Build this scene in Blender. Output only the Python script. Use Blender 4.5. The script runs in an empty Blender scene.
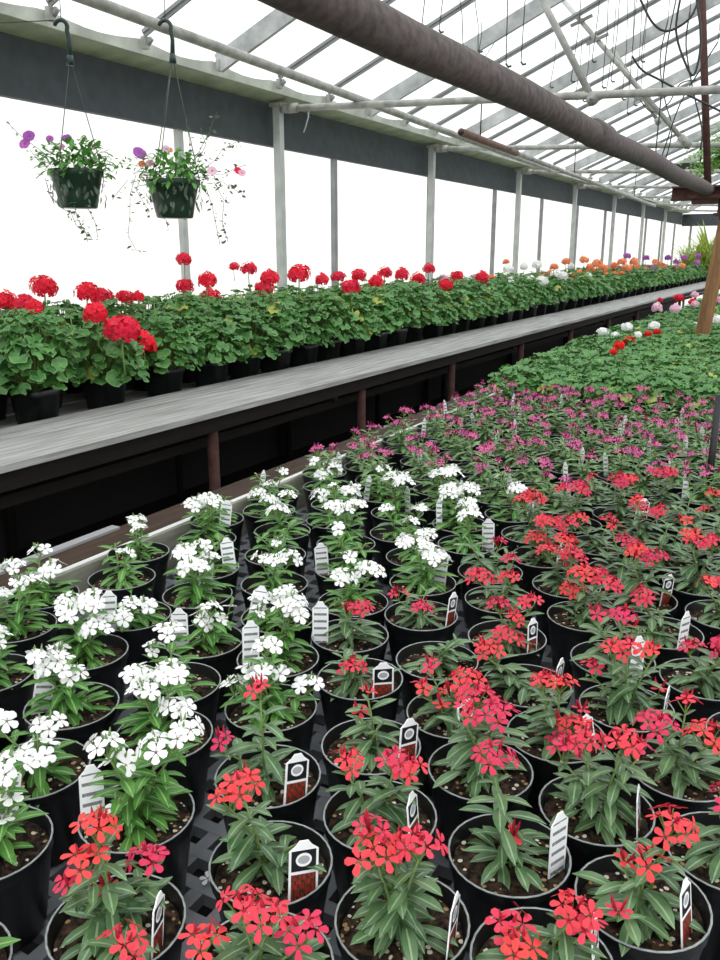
import bpy, math, random
from mathutils import Vector, Matrix
R = random.Random(7)
C = bpy.context.scene.collection
PI = math.pi
EYE = 1.5                                   # height of the camera above the floor
# ------------------------------------------------------------------ camera
CX = Vector((.8754069, .4833868, 0.0)); CU = Vector((-.1269973, .2299903, .9648711)); CB = Vector((.4664059, -.8446548, .2627239))
F = 830.0
def ray(x, y):                              # direction of the sight line through a pixel
    return CX*(x-360) - CU*(y-480) - CB*F
def pix(p):
    d = Vector(p) - Vector((0, 0, EYE)); z = -d.dot(CB)
    return 360 + F*d.dot(CX)/z, 480 - F*d.dot(CU)/z, z
cam = bpy.data.objects.new('camera', bpy.data.cameras.new('camera')); C.objects.link(cam)
m = Matrix((CX, CU, CB)).transposed().to_4x4(); m.translation = (0, 0, EYE); cam.matrix_world = m
cam.data.sensor_fit = 'HORIZONTAL'; cam.data.sensor_width = 36; cam.data.lens = F/720*36; cam.data.clip_start = .02; cam.data.clip_end = 300
bpy.context.scene.camera = cam
vs = bpy.context.scene.view_settings
vs.view_transform = 'Standard'; vs.look = 'None'; vs.exposure = 0.0; vs.gamma = 1; vs.use_curve_mapping = False
cy = bpy.context.scene.cycles
cy.use_denoising = True; cy.max_bounces = 6; cy.diffuse_bounces = 3; cy.glossy_bounces = 2; cy.transmission_bounces = 4; cy.transparent_max_bounces = 12
cy.sample_clamp_indirect = 4

# ------------------------------------------------------------------ materials
def lin(h):
    c = [int(h[i:i+2], 16)/255 for i in (0, 2, 4)]
    return tuple(x/12.92 if x <= .04045 else ((x+.055)/1.055)**2.4 for x in c) + (1,)
class NT:
    def __init__(s, name):
        s.m = bpy.data.materials.new(name); s.m.use_nodes = True; s.t = s.m.node_tree; s.n = s.t.nodes; s.l = s.t.links
        s.b = s.n['Principled BSDF']; s.o = s.n['Material Output']
    def new(s, t, **k):
        n = s.n.new(t)
        for a, v in k.items(): setattr(n, a, v)
        return n
    def val(s, v, sock):
        if isinstance(v, (int, float, tuple, list)): sock.default_value = v
        else: s.l.new(v, sock)
    def math(s, op, a, b=0.0, c=0.0):
        n = s.new('ShaderNodeMath', operation=op); s.val(a, n.inputs[0]); s.val(b, n.inputs[1]); s.val(c, n.inputs[2]); return n.outputs[0]
    def mix(s, f, a, b, blend='MIX'):
        n = s.new('ShaderNodeMix', data_type='RGBA', blend_type=blend); s.val(f, n.inputs[0]); s.val(a, n.inputs[6]); s.val(b, n.inputs[7]); return n.outputs[2]
    def noise(s, scale, detail=3, vec=None, rough=.5):
        n = s.new('ShaderNodeTexNoise'); n.inputs['Scale'].default_value = scale; n.inputs['Detail'].default_value = detail; n.inputs['Roughness'].default_value = rough
        if vec is None: vec = s.new('ShaderNodeTexCoord').outputs['Object']
        s.l.new(vec, n.inputs['Vector']); return n.outputs[0]
    def ramp(s, f, a, b, lo, hi):
        n = s.new('ShaderNodeValToRGB'); s.l.new(f, n.inputs[0]); e = n.color_ramp.elements
        e[0].position = lo; e[0].color = a; e[1].position = hi; e[1].color = b; return n.outputs[0]
    def uv(s):
        n = s.new('ShaderNodeSeparateXYZ'); u = s.new('ShaderNodeUVMap'); s.l.new(u.outputs[0], n.inputs[0]); return n.outputs[0], n.outputs[1]
    def bump(s, h, st=.3, d=.005):
        n = s.new('ShaderNodeBump'); n.inputs['Strength'].default_value = st; n.inputs['Distance'].default_value = d
        s.l.new(h, n.inputs['Height']); s.l.new(n.outputs[0], s.b.inputs['Normal'])
    def set(s, col, rough=.6, spec=.5, metal=0.0):
        s.val(col, s.b.inputs['Base Color']); s.val(rough, s.b.inputs['Roughness']); s.b.inputs['Specular IOR Level'].default_value = spec; s.b.inputs['Metallic'].default_value = metal
        return s.m
def plain(name, h, rough=.6, var=.25, scale=20, spec=.5, metal=0.0, bump=0.0):
    t = NT(name); c = lin(h); d = tuple(x*(1-var) for x in c[:3]) + (1,)
    n = t.noise(scale, 5); t.set(t.ramp(n, d, c, .35, .65), rough, spec, metal)
    if bump: t.bump(n, bump)
    return t.m
def leaf_mat(name, dark, light, rib, rough=.45, ribw=.07, edge=None):
    t = NT(name); u, v = t.uv()
    r = t.new('ShaderNodeObjectInfo').outputs['Random']
    n = t.noise(28, 3)
    base = t.ramp(n, lin(dark), lin(light), .3, .7)
    base = t.mix(t.math('MULTIPLY', r, .35), base, lin(dark))
    if ribw:
        d = t.math('ABSOLUTE', t.math('SUBTRACT', v, .5))
        base = t.mix(t.math('MULTIPLY', t.math('LESS_THAN', d, ribw), .75), base, lin(rib))
    if edge:
        base = t.mix(t.math('MULTIPLY', t.math('GREATER_THAN', u, .88), .5), base, lin(edge))
    t.set(base, rough, .5)
    tr = t.new('ShaderNodeBsdfTranslucent'); t.l.new(base, tr.inputs[0])
    mx = t.new('ShaderNodeMixShader'); mx.inputs[0].default_value = .22
    t.l.new(t.b.outputs[0], mx.inputs[1]); t.l.new(tr.outputs[0], mx.inputs[2]); t.l.new(mx.outputs[0], t.o.inputs[0])
    return t.m
def petal_mat(name, a, b, eye, eyew=.16):
    t = NT(name); u, v = t.uv(); r = t.new('ShaderNodeObjectInfo').outputs['Random']
    c = t.mix(r, lin(a), lin(b)); c = t.mix(t.math('LESS_THAN', u, eyew), c, lin(eye))
    t.set(c, .6, .25)
    tr = t.new('ShaderNodeBsdfTranslucent'); t.l.new(c, tr.inputs[0])
    mx = t.new('ShaderNodeMixShader'); mx.inputs[0].default_value = .25
    t.l.new(t.b.outputs[0], mx.inputs[1]); t.l.new(tr.outputs[0], mx.inputs[2]); t.l.new(mx.outputs[0], t.o.inputs[0])
    return t.m
M = {}
M['coral'] = petal_mat('coral_petals', 'ea4c4a', 'd23862', 'b02038')
M['white'] = petal_mat('white_petals', 'fbfbfa', 'f2f3f2', 'e0a8b6', .08)
M['pink'] = petal_mat('pink_petals', 'e470a4', 'c45a98', '9a3060')
M['red'] = petal_mat('red_petals', 'ea1e38', 'e02448', 'a8102c', .1)
M['scarlet'] = petal_mat('scarlet_petals', 'e8201c', 'd81818', 'a00c10', .1)
M['orange'] = petal_mat('orange_petals', 'f6a070', 'ee7c50', 'd05030', .1)
M['blush'] = petal_mat('blush_petals', 'f0c8da', 'e89ac0', 'c85890', .15)
M['purple'] = petal_mat('purple_petals', 'bc68bc', 'a050ac', '602878', .15)
M['vleaf'] = leaf_mat('grey_green_leaves', '365a34', '749464', '9ab390', .3)
M['vleaf_mid'] = leaf_mat('mid_green_leaves', '45703c', '86aa68', 'a0bc8c', .4)
M['vleaf_bright'] = leaf_mat('bright_green_leaves', '38702a', '62953f', '9cc07c')
M['gleaf'] = leaf_mat('round_green_leaves', '2f6430', '67a050', '8ab074', .5, 0, '7fa860')
M['oldleaf'] = leaf_mat('yellowed_leaves', '93a040', 'b8c060', 'c0c880', .5, 0)
M['bleaf'] = leaf_mat('trailing_leaves', '3c7a30', '6aa848', '90c070', .5, .05)
M['dleaf'] = leaf_mat('small_trailing_leaves', '4a5c48', '66786a', '8a9a88', .5, 0)
M['spike'] = leaf_mat('yellow_green_blades', '6f8a30', 'a8b850', 'c0c878', .5, .08)
M['fern'] = leaf_mat('pale_fern_fronds', '6a9a40', '9cc468', 'b0d080', .5, .05)
M['stem'] = plain('green_stems', '6d8a45', .5, .2)
M['bud'] = plain('green_buds', '73905a', .6, .3)
M['pot'] = plain('black_plastic', '0f1213', .38, .3, 60, .5)
M['rim'] = plain('sheen_worn_pot_rim', '8d9492', .4, .35, 90, .6)  # pale grey holds the lip's sheen as well as its wear
M['greenpot'] = plain('dark_green_plastic', '1c3a2c', .35, .3, 15)
M['hanger'] = plain('dark_green_hanger', '1f3530', .4, .2, 15)
M['tray'] = plain('grey_black_plastic_grid', '7c7f85', .42, .3, 14, .5)
M['steel'] = plain('white_painted_steel', 'b9bcbb', .6, .22, 9)
M['galv'] = plain('galvanised_pipe', 'a9a9a3', .5, .4, 16, .5)
M['gutter'] = plain('stained_white_gutter', 'eceee8', .6, .3, 5)
M['gutterlow'] = plain('mossy_gutter_board', 'b6bba4', .7, .35, 6)
M['band'] = plain('slate_grey_board', '454b50', .8, .25, 12)
M['darkpipe'] = plain('rusted_black_pipe', '625857', .75, .45, 40, .3, 0, .5)
M['rust'] = plain('rust_red_steel', '50342f', .8, .4, 25, .3)
M['rustpipe'] = plain('brown_pipe', '7a625a', .7, .3, 25, .3)
M['bar'] = plain('grey_glazing_bar', '8f9293', .6, .25, 10)
M['wire'] = plain('dark_wire', '2b2b2c', .6, .2, 10)
M['hose'] = plain('black_hose', '26282a', .5, .2, 10)
M['blackmetal'] = plain('black_post', '111214', .5, .2, 10)
M['yellow'] = plain('yellow_edge', 'c0a840', .6, .2, 10)
M['ground'] = plain('pale_bounce_gravel', '8c8c84', .9, .3, 3)  # outdoor ground, added pale to throw light onto the wall sheet
def wood(name, a, b, sx=(1, 18, 18), rough=.75, bump=.3):
    t = NT(name); mp = t.new('ShaderNodeMapping'); mp.inputs['Scale'].default_value = sx
    t.l.new(t.new('ShaderNodeTexCoord').outputs['Object'], mp.inputs[0])
    n = t.noise(2.2, 6, mp.outputs[0], .65); t.set(t.ramp(n, lin(a), lin(b), .3, .72), rough, .3); t.bump(n, bump, .004)
    return t.m
M['greywood'] = wood('weathered_grey_wood', '6e6e6a', 'b2b2b0', (22, 1, 22))
M['rafterwood'] = wood('painted_rafter', '8c8f90', 'c6c8c8', (3, 14, 3))
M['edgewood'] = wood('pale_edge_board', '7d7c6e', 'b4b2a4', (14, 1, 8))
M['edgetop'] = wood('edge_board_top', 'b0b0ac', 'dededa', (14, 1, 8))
M['darktimber'] = wood('shade_darkened_timber', '0c0907', '1c1510', (14, 1, 14))  # shade under the bench is put into this near-black timber colour
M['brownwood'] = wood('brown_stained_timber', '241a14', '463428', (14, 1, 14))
M['postwood'] = wood('raw_wood_post', '5e432e', 'a07850', (16, 16, 1.2))
M['greyboard'] = wood('pale_grey_board', '77777a', 'a3a3a5', (14, 1, 14))
def floor_mat():
    t = NT('shade_dark_concrete'); n = t.noise(2.2, 6); t.set(t.ramp(n, lin('0c0b0a'), lin('1a1816'), .35, .7), .8, .3); t.bump(n, .3, .01); return t.m  # near black: shade of the aisle and under-bench put into the colour
M['floor'] = floor_mat(); M['shadeblack'] = plain('under_bench_shade_black', '121110', .9, .4, 6)  # under-bench shade painted as near black, for wall base and post feet
def soil_mat():
    t = NT('potting_soil_with_perlite')
    tc = t.new('ShaderNodeTexCoord').outputs['Object']
    oi = t.new('ShaderNodeObjectInfo').outputs['Location']
    va = t.new('ShaderNodeVectorMath', operation='ADD'); t.l.new(tc, va.inputs[0]); t.l.new(oi, va.inputs[1]); v = va.outputs[0]
    vo = t.new('ShaderNodeTexVoronoi'); vo.inputs['Scale'].default_value = 135; t.l.new(v, vo.inputs['Vector'])
    n = t.noise(95, 4, v); base = t.ramp(n, lin('0e0b09'), lin('4c3a2c'), .4, .7)
    sep = t.new('ShaderNodeSeparateColor'); t.l.new(vo.outputs['Color'], sep.inputs[0])
    f = t.math('MULTIPLY', t.math('GREATER_THAN', sep.outputs[0], .72), t.math('LESS_THAN', vo.outputs['Distance'], .42))
    tan = t.mix(t.math('GREATER_THAN', sep.outputs[1], .5), lin('cfc8b4'), lin('9a7e58'))
    t.set(t.mix(f, base, tan), .9, .2); t.bump(n, 1.0, .006)
    return t.m
M['soil'] = soil_mat()
def tag_mat(kind):
    t = NT('plant_tag_' + kind); u, v = t.uv()
    W, K = lin('f2f4f6'), lin('15161a')
    if kind == 'picture':
        dx = t.math('DIVIDE', t.math('SUBTRACT', u, .5), .27); dy = t.math('DIVIDE', t.math('SUBTRACT', v, .72), .10)
        oval = t.math('LESS_THAN', t.math('ADD', t.math('MULTIPLY', dx, dx), t.math('MULTIPLY', dy, dy)), 1)
        dx2 = t.math('DIVIDE', t.math('SUBTRACT', u, .5), .2); dy2 = t.math('DIVIDE', t.math('SUBTRACT', v, .72), .06)
        ov2 = t.math('LESS_THAN', t.math('ADD', t.math('MULTIPLY', dx2, dx2), t.math('MULTIPLY', dy2, dy2)), 1)
        uvn = t.new('ShaderNodeUVMap').outputs[0]; n = t.noise(14, 2, uvn)
        pic = t.ramp(n, lin('32301f'), lin('a02c26'), .42, .6)
        c = t.mix(t.math('GREATER_THAN', v, .52), pic, K)
        c = t.mix(t.math('LESS_THAN', t.math('ABSOLUTE', t.math('SUBTRACT', v, .535)), .022), c, W)
        c = t.mix(oval, c, W); c = t.mix(ov2, c, lin('a9adb2'))
        bd = t.math('GREATER_THAN', t.math('ABSOLUTE', t.math('SUBTRACT', u, .5)), .42)
        c = t.mix(bd, c, W); c = t.mix(t.math('GREATER_THAN', v, .86), c, W); c = t.mix(t.math('LESS_THAN', v, .06), c, W)
    else:
        uvn = t.new('ShaderNodeUVMap').outputs[0]
        mp = t.new('ShaderNodeMapping'); mp.inputs['Scale'].default_value = (3, 40, 1); t.l.new(uvn, mp.inputs[0]); n = t.noise(2, 2, mp.outputs[0])
        line = t.math('LESS_THAN', t.math('MODULO', t.math('MULTIPLY', v, 7), 1.0), .34)
        ink = t.math('MULTIPLY', line, t.math('LESS_THAN', t.math('ABSOLUTE', t.math('SUBTRACT', u, .5)), .4))
        ink = t.math('MULTIPLY', ink, t.math('LESS_THAN', v, .88))
        ink = t.math('MULTIPLY', ink, t.math('GREATER_THAN', n, .36))
        c = t.mix(t.math('MULTIPLY', ink, .85), W, lin('4e5358'))
    return t.set(c, .45, .4)
M['tag_picture'] = tag_mat('picture'); M['tag_text'] = tag_mat('text')
def sheet_mat(name, col, tr, rough_part):
    t = NT(name); a = t.new('ShaderNodeBsdfTransparent'); a.inputs[0].default_value = lin(col)
    b = t.new('ShaderNodeBsdfTranslucent'); b.inputs[0].default_value = lin(col)
    mx = t.new('ShaderNodeMixShader'); mx.inputs[0].default_value = 1-tr
    t.l.new(a.outputs[0], mx.inputs[1]); t.l.new(b.outputs[0], mx.inputs[2])
    g = t.new('ShaderNodeBsdfGlossy'); g.inputs['Roughness'].default_value = rough_part
    m2 = t.new('ShaderNodeMixShader'); m2.inputs[0].default_value = .04
    t.l.new(mx.outputs[0], m2.inputs[1]); t.l.new(g.outputs[0], m2.inputs[2]); t.l.new(m2.outputs[0], t.o.inputs[0])
    return t.m
M['roofglass'] = sheet_mat('clear_roof_glazing', 'f6f8f8', .9, .1)
M['wallsheet'] = sheet_mat('milky_wall_sheet', 'fefefc', .22, .3)
# world: bright white overcast sky
w = bpy.data.worlds.new('overcast'); bpy.context.scene.world = w; w.use_nodes = True
wn = w.node_tree; bg = wn.nodes['Background']; bg.inputs[1].default_value = 3.0
tc = wn.nodes.new('ShaderNodeTexCoord'); sx = wn.nodes.new('ShaderNodeSeparateXYZ'); wn.links.new(tc.outputs['Generated'], sx.inputs[0])
cr = wn.nodes.new('ShaderNodeValToRGB'); wn.links.new(sx.outputs[2], cr.inputs[0]); wn.links.new(cr.outputs[0], bg.inputs[0])
el = cr.color_ramp.elements; el[0].position = 0.0; el[0].color = (.46, .46, .46, 1); el[1].position = 1.0; el[1].color = (1, 1, 1, 1)   # an overcast sky is brightest overhead

# ------------------------------------------------------------------ mesh builder
class MB:
    def __init__(s): s.v = []; s.f = []; s.uv = []; s.mi = []; s.mats = []; s.sm = []
    def mat(s, m):
        m = M[m] if isinstance(m, str) else m
        if m not in s.mats: s.mats.append(m)
        return s.mats.index(m)
    def add(s, vs, fs, m, uvs=None, smooth=True):
        o = len(s.v); s.v += [tuple(v) for v in vs]; k = s.mat(m)
        for f in fs:
            s.f.append([i+o for i in f]); s.mi.append(k); s.sm.append(smooth)
            s.uv += [uvs[i] if uvs else (0.0, 0.0) for i in f]
    def box(s, a, b, m, smooth=False):
        x0, y0, z0 = a; x1, y1, z1 = b
        s.add([(x, y, z) for z in (z0, z1) for y in (y0, y1) for x in (x0, x1)],
              [(0, 2, 3, 1), (4, 5, 7, 6), (0, 1, 5, 4), (2, 6, 7, 3), (0, 4, 6, 2), (1, 3, 7, 5)], m, None, smooth)
    def beam(s, p, q, wd, ht, m, up=(0, 0, 1)):
        p, q = Vector(p), Vector(q); d = (q-p).normalized(); sd = d.cross(Vector(up)).normalized(); u = sd.cross(d)
        vs = [e + sd*(a*wd/2) + u*(b*ht/2) for e in (p, q) for a, b in ((-1, -1), (1, -1), (1, 1), (-1, 1))]
        s.add(vs, [(3, 2, 1, 0), (4, 5, 6, 7), (0, 1, 5, 4), (1, 2, 6, 5), (2, 3, 7, 6), (3, 0, 4, 7)], m, None, False)
    def tube(s, pts, r, m, n=8, cap=True):
        pts = [Vector(p) for p in pts]; k = len(pts)
        rr = r if isinstance(r, (list, tuple)) else [r]*k
        d = (pts[1]-pts[0]).normalized(); a = d.orthogonal().normalized(); vs = []
        for i, p in enumerate(pts):
            t = (pts[min(i+1, k-1)] - pts[max(i-1, 0)]).normalized(); a = (a - t*a.dot(t)).normalized(); b = t.cross(a)
            for j in range(n):
                th = 2*PI*j/n; vs.append(p + (a*math.cos(th) + b*math.sin(th))*rr[i])
        fs = [(i*n+j, i*n+(j+1) % n, (i+1)*n+(j+1) % n, (i+1)*n+j) for i in range(k-1) for j in range(n)]
        if cap: fs += [tuple(range(n))[::-1], tuple((k-1)*n+j for j in range(n))]
        s.add(vs, fs, m)
    def lathe(s, prof, m, n=28, c=(0, 0, 0), sq=0):
        vs = []
        for r, z in prof:
            for j in range(n):
                th = 2*PI*j/n; q = 1.0
                if sq: q = (abs(math.cos(th))**sq + abs(math.sin(th))**sq)**(-1/sq)
                vs.append((c[0]+r*q*math.cos(th), c[1]+r*q*math.sin(th), c[2]+z))
        k = len(prof)
        s.add(vs, [(i*n+j, i*n+(j+1) % n, (i+1)*n+(j+1) % n, (i+1)*n+j) for i in range(k-1) for j in range(n)], m)
    def blade(s, p, d, nrm, L, W, m, droop=.3, fold=.25, seg=5, shape=(0, .62, .95, 1, .72, 0), curl=0):
        # an oblong leaf: midrib plus two halves, folded along the rib and drooping to the tip
        p = Vector(p); d = Vector(d).normalized(); n = Vector(nrm); n = (n - d*n.dot(d)).normalized(); sd = d.cross(n)
        vs = []; uvs = []; q = p.copy(); st = L/seg
        for i in range(seg+1):
            t = i/seg; wv = W/2*shape[min(i, len(shape)-1)]
            up = n*(wv*fold)
            vs += [q - sd*wv + up, q.copy(), q + sd*wv + up]; uvs += [(t, 0), (t, .5), (t, 1)]
            ang = -droop/seg*1.0; d2 = d*math.cos(ang) + n*math.sin(ang); n = n*math.cos(ang) - d*math.sin(ang); d = d2
            q = q + d*st
        fs = []
        for i in range(seg):
            a = i*3; fs += [(a, a+1, a+4, a+3), (a+1, a+2, a+5, a+4)]
        s.add(vs, fs, m, uvs)
    def build(s, name, parent=None, loc=None):
        me = bpy.data.meshes.new(name); me.from_pydata(s.v, [], s.f)
        for x in s.mats: me.materials.append(x)
        me.polygons.foreach_set('material_index', s.mi); me.polygons.foreach_set('use_smooth', s.sm)
        l = me.uv_layers.new(name='UVMap'); l.data.foreach_set('uv', [c for u in s.uv for c in u])
        me.update()
        return link(name, me, parent, loc)
def link(name, me, parent=None, loc=None):
    o = bpy.data.objects.new(name, me); C.objects.link(o)
    if parent: o.parent = parent
    if loc: o.location = loc
    return o
def thing(name, label, cat, loc=(0, 0, 0), group=None, rz=0):
    return tag(link(name, None, None, loc), label, cat, group, rz)
def tag(o, label, cat, group=None, rz=0):
    o['label'] = label; o['category'] = cat
    if group: o['group'] = group
    if rz: o.rotation_euler = (0, 0, rz)
    return o
def struct(o): o['kind'] = 'structure'; return o
ONES = 'first second third fourth fifth sixth seventh eighth ninth tenth eleventh twelfth thirteenth fourteenth fifteenth sixteenth seventeenth eighteenth nineteenth'.split()
TENS = {2: ('twentieth', 'twenty'), 3: ('thirtieth', 'thirty'), 4: ('fortieth', 'forty'), 5: ('fiftieth', 'fifty'), 6: ('sixtieth', 'sixty')}
def nth(i):
    if i < 20: return ONES[i-1]
    return TENS[i//10][0] if i % 10 == 0 else TENS[i//10][1] + '-' + ONES[i % 10-1]
NUM = 'no one two three four five six seven eight nine ten'.split()

# ------------------------------------------------------------------ the house
ZR = .656; ZL = .90                          # top of the right and of the left bench
PW = -3.6                                    # wall plane
YE = 24.0
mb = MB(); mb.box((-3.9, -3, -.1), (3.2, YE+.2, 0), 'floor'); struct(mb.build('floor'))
mb = MB(); mb.box((-70, -40, -.2), (70, 110, -.11), 'ground'); struct(mb.build('ground'))
EB = EYE + .735; ET = EYE + 1.012             # band bottom and top
SL = math.tan(math.radians(23)); RX, RZ = -3.36, EYE + 1.10; RIDGE = .6
def roofz(x): return RZ + (x-RX)*SL
# wall: milky sheets between mullions
wl = struct(thing('wall_left', '', '')); del wl['label'], wl['category']
mb = MB(); mb.box((PW-.05, -2, .7), (PW-.04, YE, EB+.02), 'wallsheet'); mb.build('wall_sheet', wl)
mb = MB(); mb.box((PW-.06, -2, 0), (PW+.05, YE-.01, .84), 'shadeblack'); mb.build('added_knee_wall', wl)  # opaque near-black base, added to shut out light below the bench
for k in range(-2, 11):
    y = 4.25 + 1.87*k
    mb = MB(); mb.box((PW-.039, y-.022, .8401), (PW+.0, y+.022, EB+.01), 'steel' if k < 1 else 'bar'); mb.build('mullion', wl)
we = struct(thing('wall_end', '', '')); del we['label'], we['category']
mb = MB(); mb.box((PW, YE, 0), (4, YE+.01, 2.4), 'wallsheet'); mb.build('wall_sheet', we)
for k in range(6): mb = MB(); mb.box((PW+.2+k*1.2, YE-.05, 0), (PW+.25+k*1.2, YE-.003, 2.4), 'bar'); mb.build('mullion', we)
mb = MB(); mb.box((PW, YE-.12, 2.2), (4, YE-.06, 2.5), 'band'); mb.build('header_board', we)
mb = MB(); mb.box((PW-.035, -2, EB), (PW-.0, YE-.13, ET+.04), 'band'); mb.box((PW, -2, EB), (PW+.012, YE-.13, EB+.035), 'band'); struct(mb.build('trim_1'))
# gutter: sloping mossy board below, white face above, scalloped on top between the bar feet
gt = struct(thing('trim_2', '', '')); del gt['label'], gt['category']
mb = MB(); x0, z0 = PW+.02, ET+.0; x1, z1 = -3.40, EYE+1.037
pr = [(x0, z0), (x1, z1), (x1, z1+.02), (x0, z0+.05)]
mb.add([(x, y, z) for y in (-2, YE-.13) for x, z in pr], [(0, 1, 5, 4), (1, 2, 6, 5), (2, 3, 7, 6), (3, 0, 4, 7), (3, 2, 1, 0), (4, 5, 6, 7)], 'gutterlow', None, False)
mb.build('gutter_underside', gt)
mb = MB(); n = 43*6; vs = []
for i in range(n+1):
    y = -2 + (YE-2.13+4)*i/n*.999; y = min(y, YE-.14)
    ph = ((y-3.07)/.63) % 1.0; h = .07 - .032*math.sin(PI*ph)
    for xx, zz in ((x1+.005, z1+.0), (x1+.025, z1+h), (x1+.005, z1+h+.004), (x1-.02, z1+.01)): vs.append((xx, y, zz))
mb.add(vs, [(i*4+j, i*4+(j+1) % 4, i*4+4+(j+1) % 4, i*4+4+j) for i in range(n) for j in range(4)], 'gutter', None, False)
mb.build('gutter_face', gt)
# roof
cl = struct(thing('ceiling', '', '')); del cl['label'], cl['category']
t_ = .006
mb = MB(); vs = []
for y in (-1.2, YE):
    for x, dz in ((RX-.15, 0), (RIDGE, 0), (RIDGE, t_), (RX-.15, t_)): vs.append((x, y, roofz(x)+.05+dz))
mb.add(vs, [(0, 1, 5, 4), (1, 2, 6, 5), (2, 3, 7, 6), (3, 0, 4, 7), (3, 2, 1, 0), (4, 5, 6, 7)], 'roofglass', None, False); mb.build('glazing', cl)
mb = MB(); vs = []
for y in (-1.2, YE):
    for x, dz in ((RIDGE, 0), (4.4, 0), (4.4, t_), (RIDGE, t_)): vs.append((x, y, roofz(RIDGE)-(x-RIDGE)*SL+.05+dz))
mb.add(vs, [(0, 1, 5, 4), (1, 2, 6, 5), (2, 3, 7, 6), (3, 0, 4, 7), (3, 2, 1, 0), (4, 5, 6, 7)], 'roofglass', None, False); mb.build('glazing', cl)
mb = MB(); mb.box((RIDGE-.03, -1.2, roofz(RIDGE)-.06), (RIDGE+.03, YE, roofz(RIDGE)+.04), 'rafterwood'); mb.build('ridge_beam', cl)
for k in range(-6, 35):
    y = 3.07 + .63*k
    if y > YE-.2: break
    wide = (k-2) % 3 == 0
    for side in ((0, 1) if wide else (0,)):
        xa, xb = (RX+.01, RIDGE-.03)
        f = (lambda x: roofz(x)) if side == 0 else (lambda x: roofz(2*RIDGE-x))
        if side: xa, xb = RIDGE+.03, 4.2
        mb = MB()
        if wide:
            mb.beam((xa, y, f(xa)-.012), (xb, y, f(xb)-.012), .028, .105, 'rafterwood')
        else:
            mb.beam((xa, y, f(xa)+.028), (xb, y, f(xb)+.028), .03, .018, 'bar'); mb.beam((xa, y, f(xa)+.015), (xb, y, f(xb)+.015), .01, .03, 'bar')
        mb.build('rafter' if wide else 'glazing_bar', cl)
    mb = MB(); mb.tube([(RX+.005, y+.012, RZ-.035), (RX+.05, y+.012, RZ-.0)], .016, 'bar', 6); mb.box((RX+.0, y-.018, RZ-.05), (RX+.03, y+.018, RZ+.01), 'galv'); mb.build('bar_foot', cl)

# posts along the wall
for i in range(0, 8):
    y = 5.18 + 2.61*(i-1)
    o = thing('wall_post', 'white steel wall post, %s' % ['standing outside the view beside the near baskets', 'the widest one, rising behind the red geraniums', 'second widest, just past the brown pipe end', 'third from the widest', 'fourth from the widest', 'fifth from the widest', 'sixth from the widest, near the spiky plants', 'smallest, beside the far end wall'][i], 'post', (PW+.09, y, 0), 'white posts along the wall')
    mb = MB(); mb.box((-.027, -.027, .62), (.027, .027, ET-.03), 'steel'); mb.box((-.03, -.03, 0), (.03, .03, .62), 'shadeblack'); mb.build('post_shaft', o)  # post foot near black: shade behind the bench put into its colour
    mb = MB(); mb.box((-.045, -.045, ET-.03), (.05, .045, ET-.006), 'galv'); mb.tube([(.03, 0, ET-.04), (.10, 0, ET-.05)], .03, 'galv', 10); mb.build('post_bracket', o)
    # tie pipe from the post across the house, falling slightly
    o = thing('tie_pipe', 'horizontal galvanised tie pipe crossing the house from %s' % ['above the near hanging basket', 'the widest wall post', 'the second wall post', 'the third wall post', 'the fourth wall post', 'the fifth wall post', 'the sixth wall post', 'the smallest wall post'][i], 'pipe', (PW+.2, y, ET-.045 + (.085 if i == 0 else 0)), 'tie pipes across the roof')
    L = 3.6; s = -.042
    mb = MB(); mb.tube([(0, 0, 0), (L, 0, s*L)], .022 if i else .03, 'rustpipe' if i == 0 else 'galv', 12); mb.build('pipe', o)
    mb = MB(); mb.tube([(-.02, 0, 0), (.05, 0, 0)], .032, 'galv', 12); mb.tube([(.09, -.035, -.0), (.09, .035, 0)], .008, 'galv', 8); mb.build('end_clamp', o)
mb = MB(); y = 5.18; mb.tube([(PW+.34, y, ET-.065), (PW+.345, y-.01, ET-.11), (PW+.33, y-.02, ET-.17), (PW+.31, y-.02, ET-.21)], .005, 'steel', 6)
tag(mb.build('wire_hook'), 'short white wire dangling from the tie pipe beside the widest post', 'wire')
# lengthwise pipes under the eaves
mb = MB(); mb.tube([(-2.9, 1.0, EYE+1.075), (-2.9, 5.6, EYE+.985), (-2.9, 9.6, EYE+.905)], .026, 'galv', 12)
tag(mb.build('curtain_pipe'), 'long pale grey pipe running under the eaves above the hanging baskets', 'pipe')
def at_x(x, px, py): d = ray(px, py); t = x/d.x; return Vector((x, d.y*t, EYE + d.z*t))
p0, p1 = at_x(-2.75, 461, 132), at_x(-2.75, 655, 206)
eo = thing('eaves_pipe', 'brown pipe with an open cut end, running on under the eaves to the far wall', 'pipe')
mb = MB(); mb.tube([p0, p0.lerp(p1, .16)], .03, 'rustpipe', 12); mb.tube([p0, p0.lerp(p1, .002)], .026, 'wire', 12); mb.build('sleeve', eo)
mb = MB(); mb.tube([p0.lerp(p1, .16), p1], .022, 'galv', 12); mb.build('pipe', eo)
for f_ in (.05, .4, .8):
    k_ = p0.lerp(p1, f_); mb = MB(); mb.tube([k_, (k_.x, k_.y, roofz(k_.x)+.03)], .006, 'wire', 6); mb.build('hanger_rod', eo)
PY = 6.9; PX = -.118*PY
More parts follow.
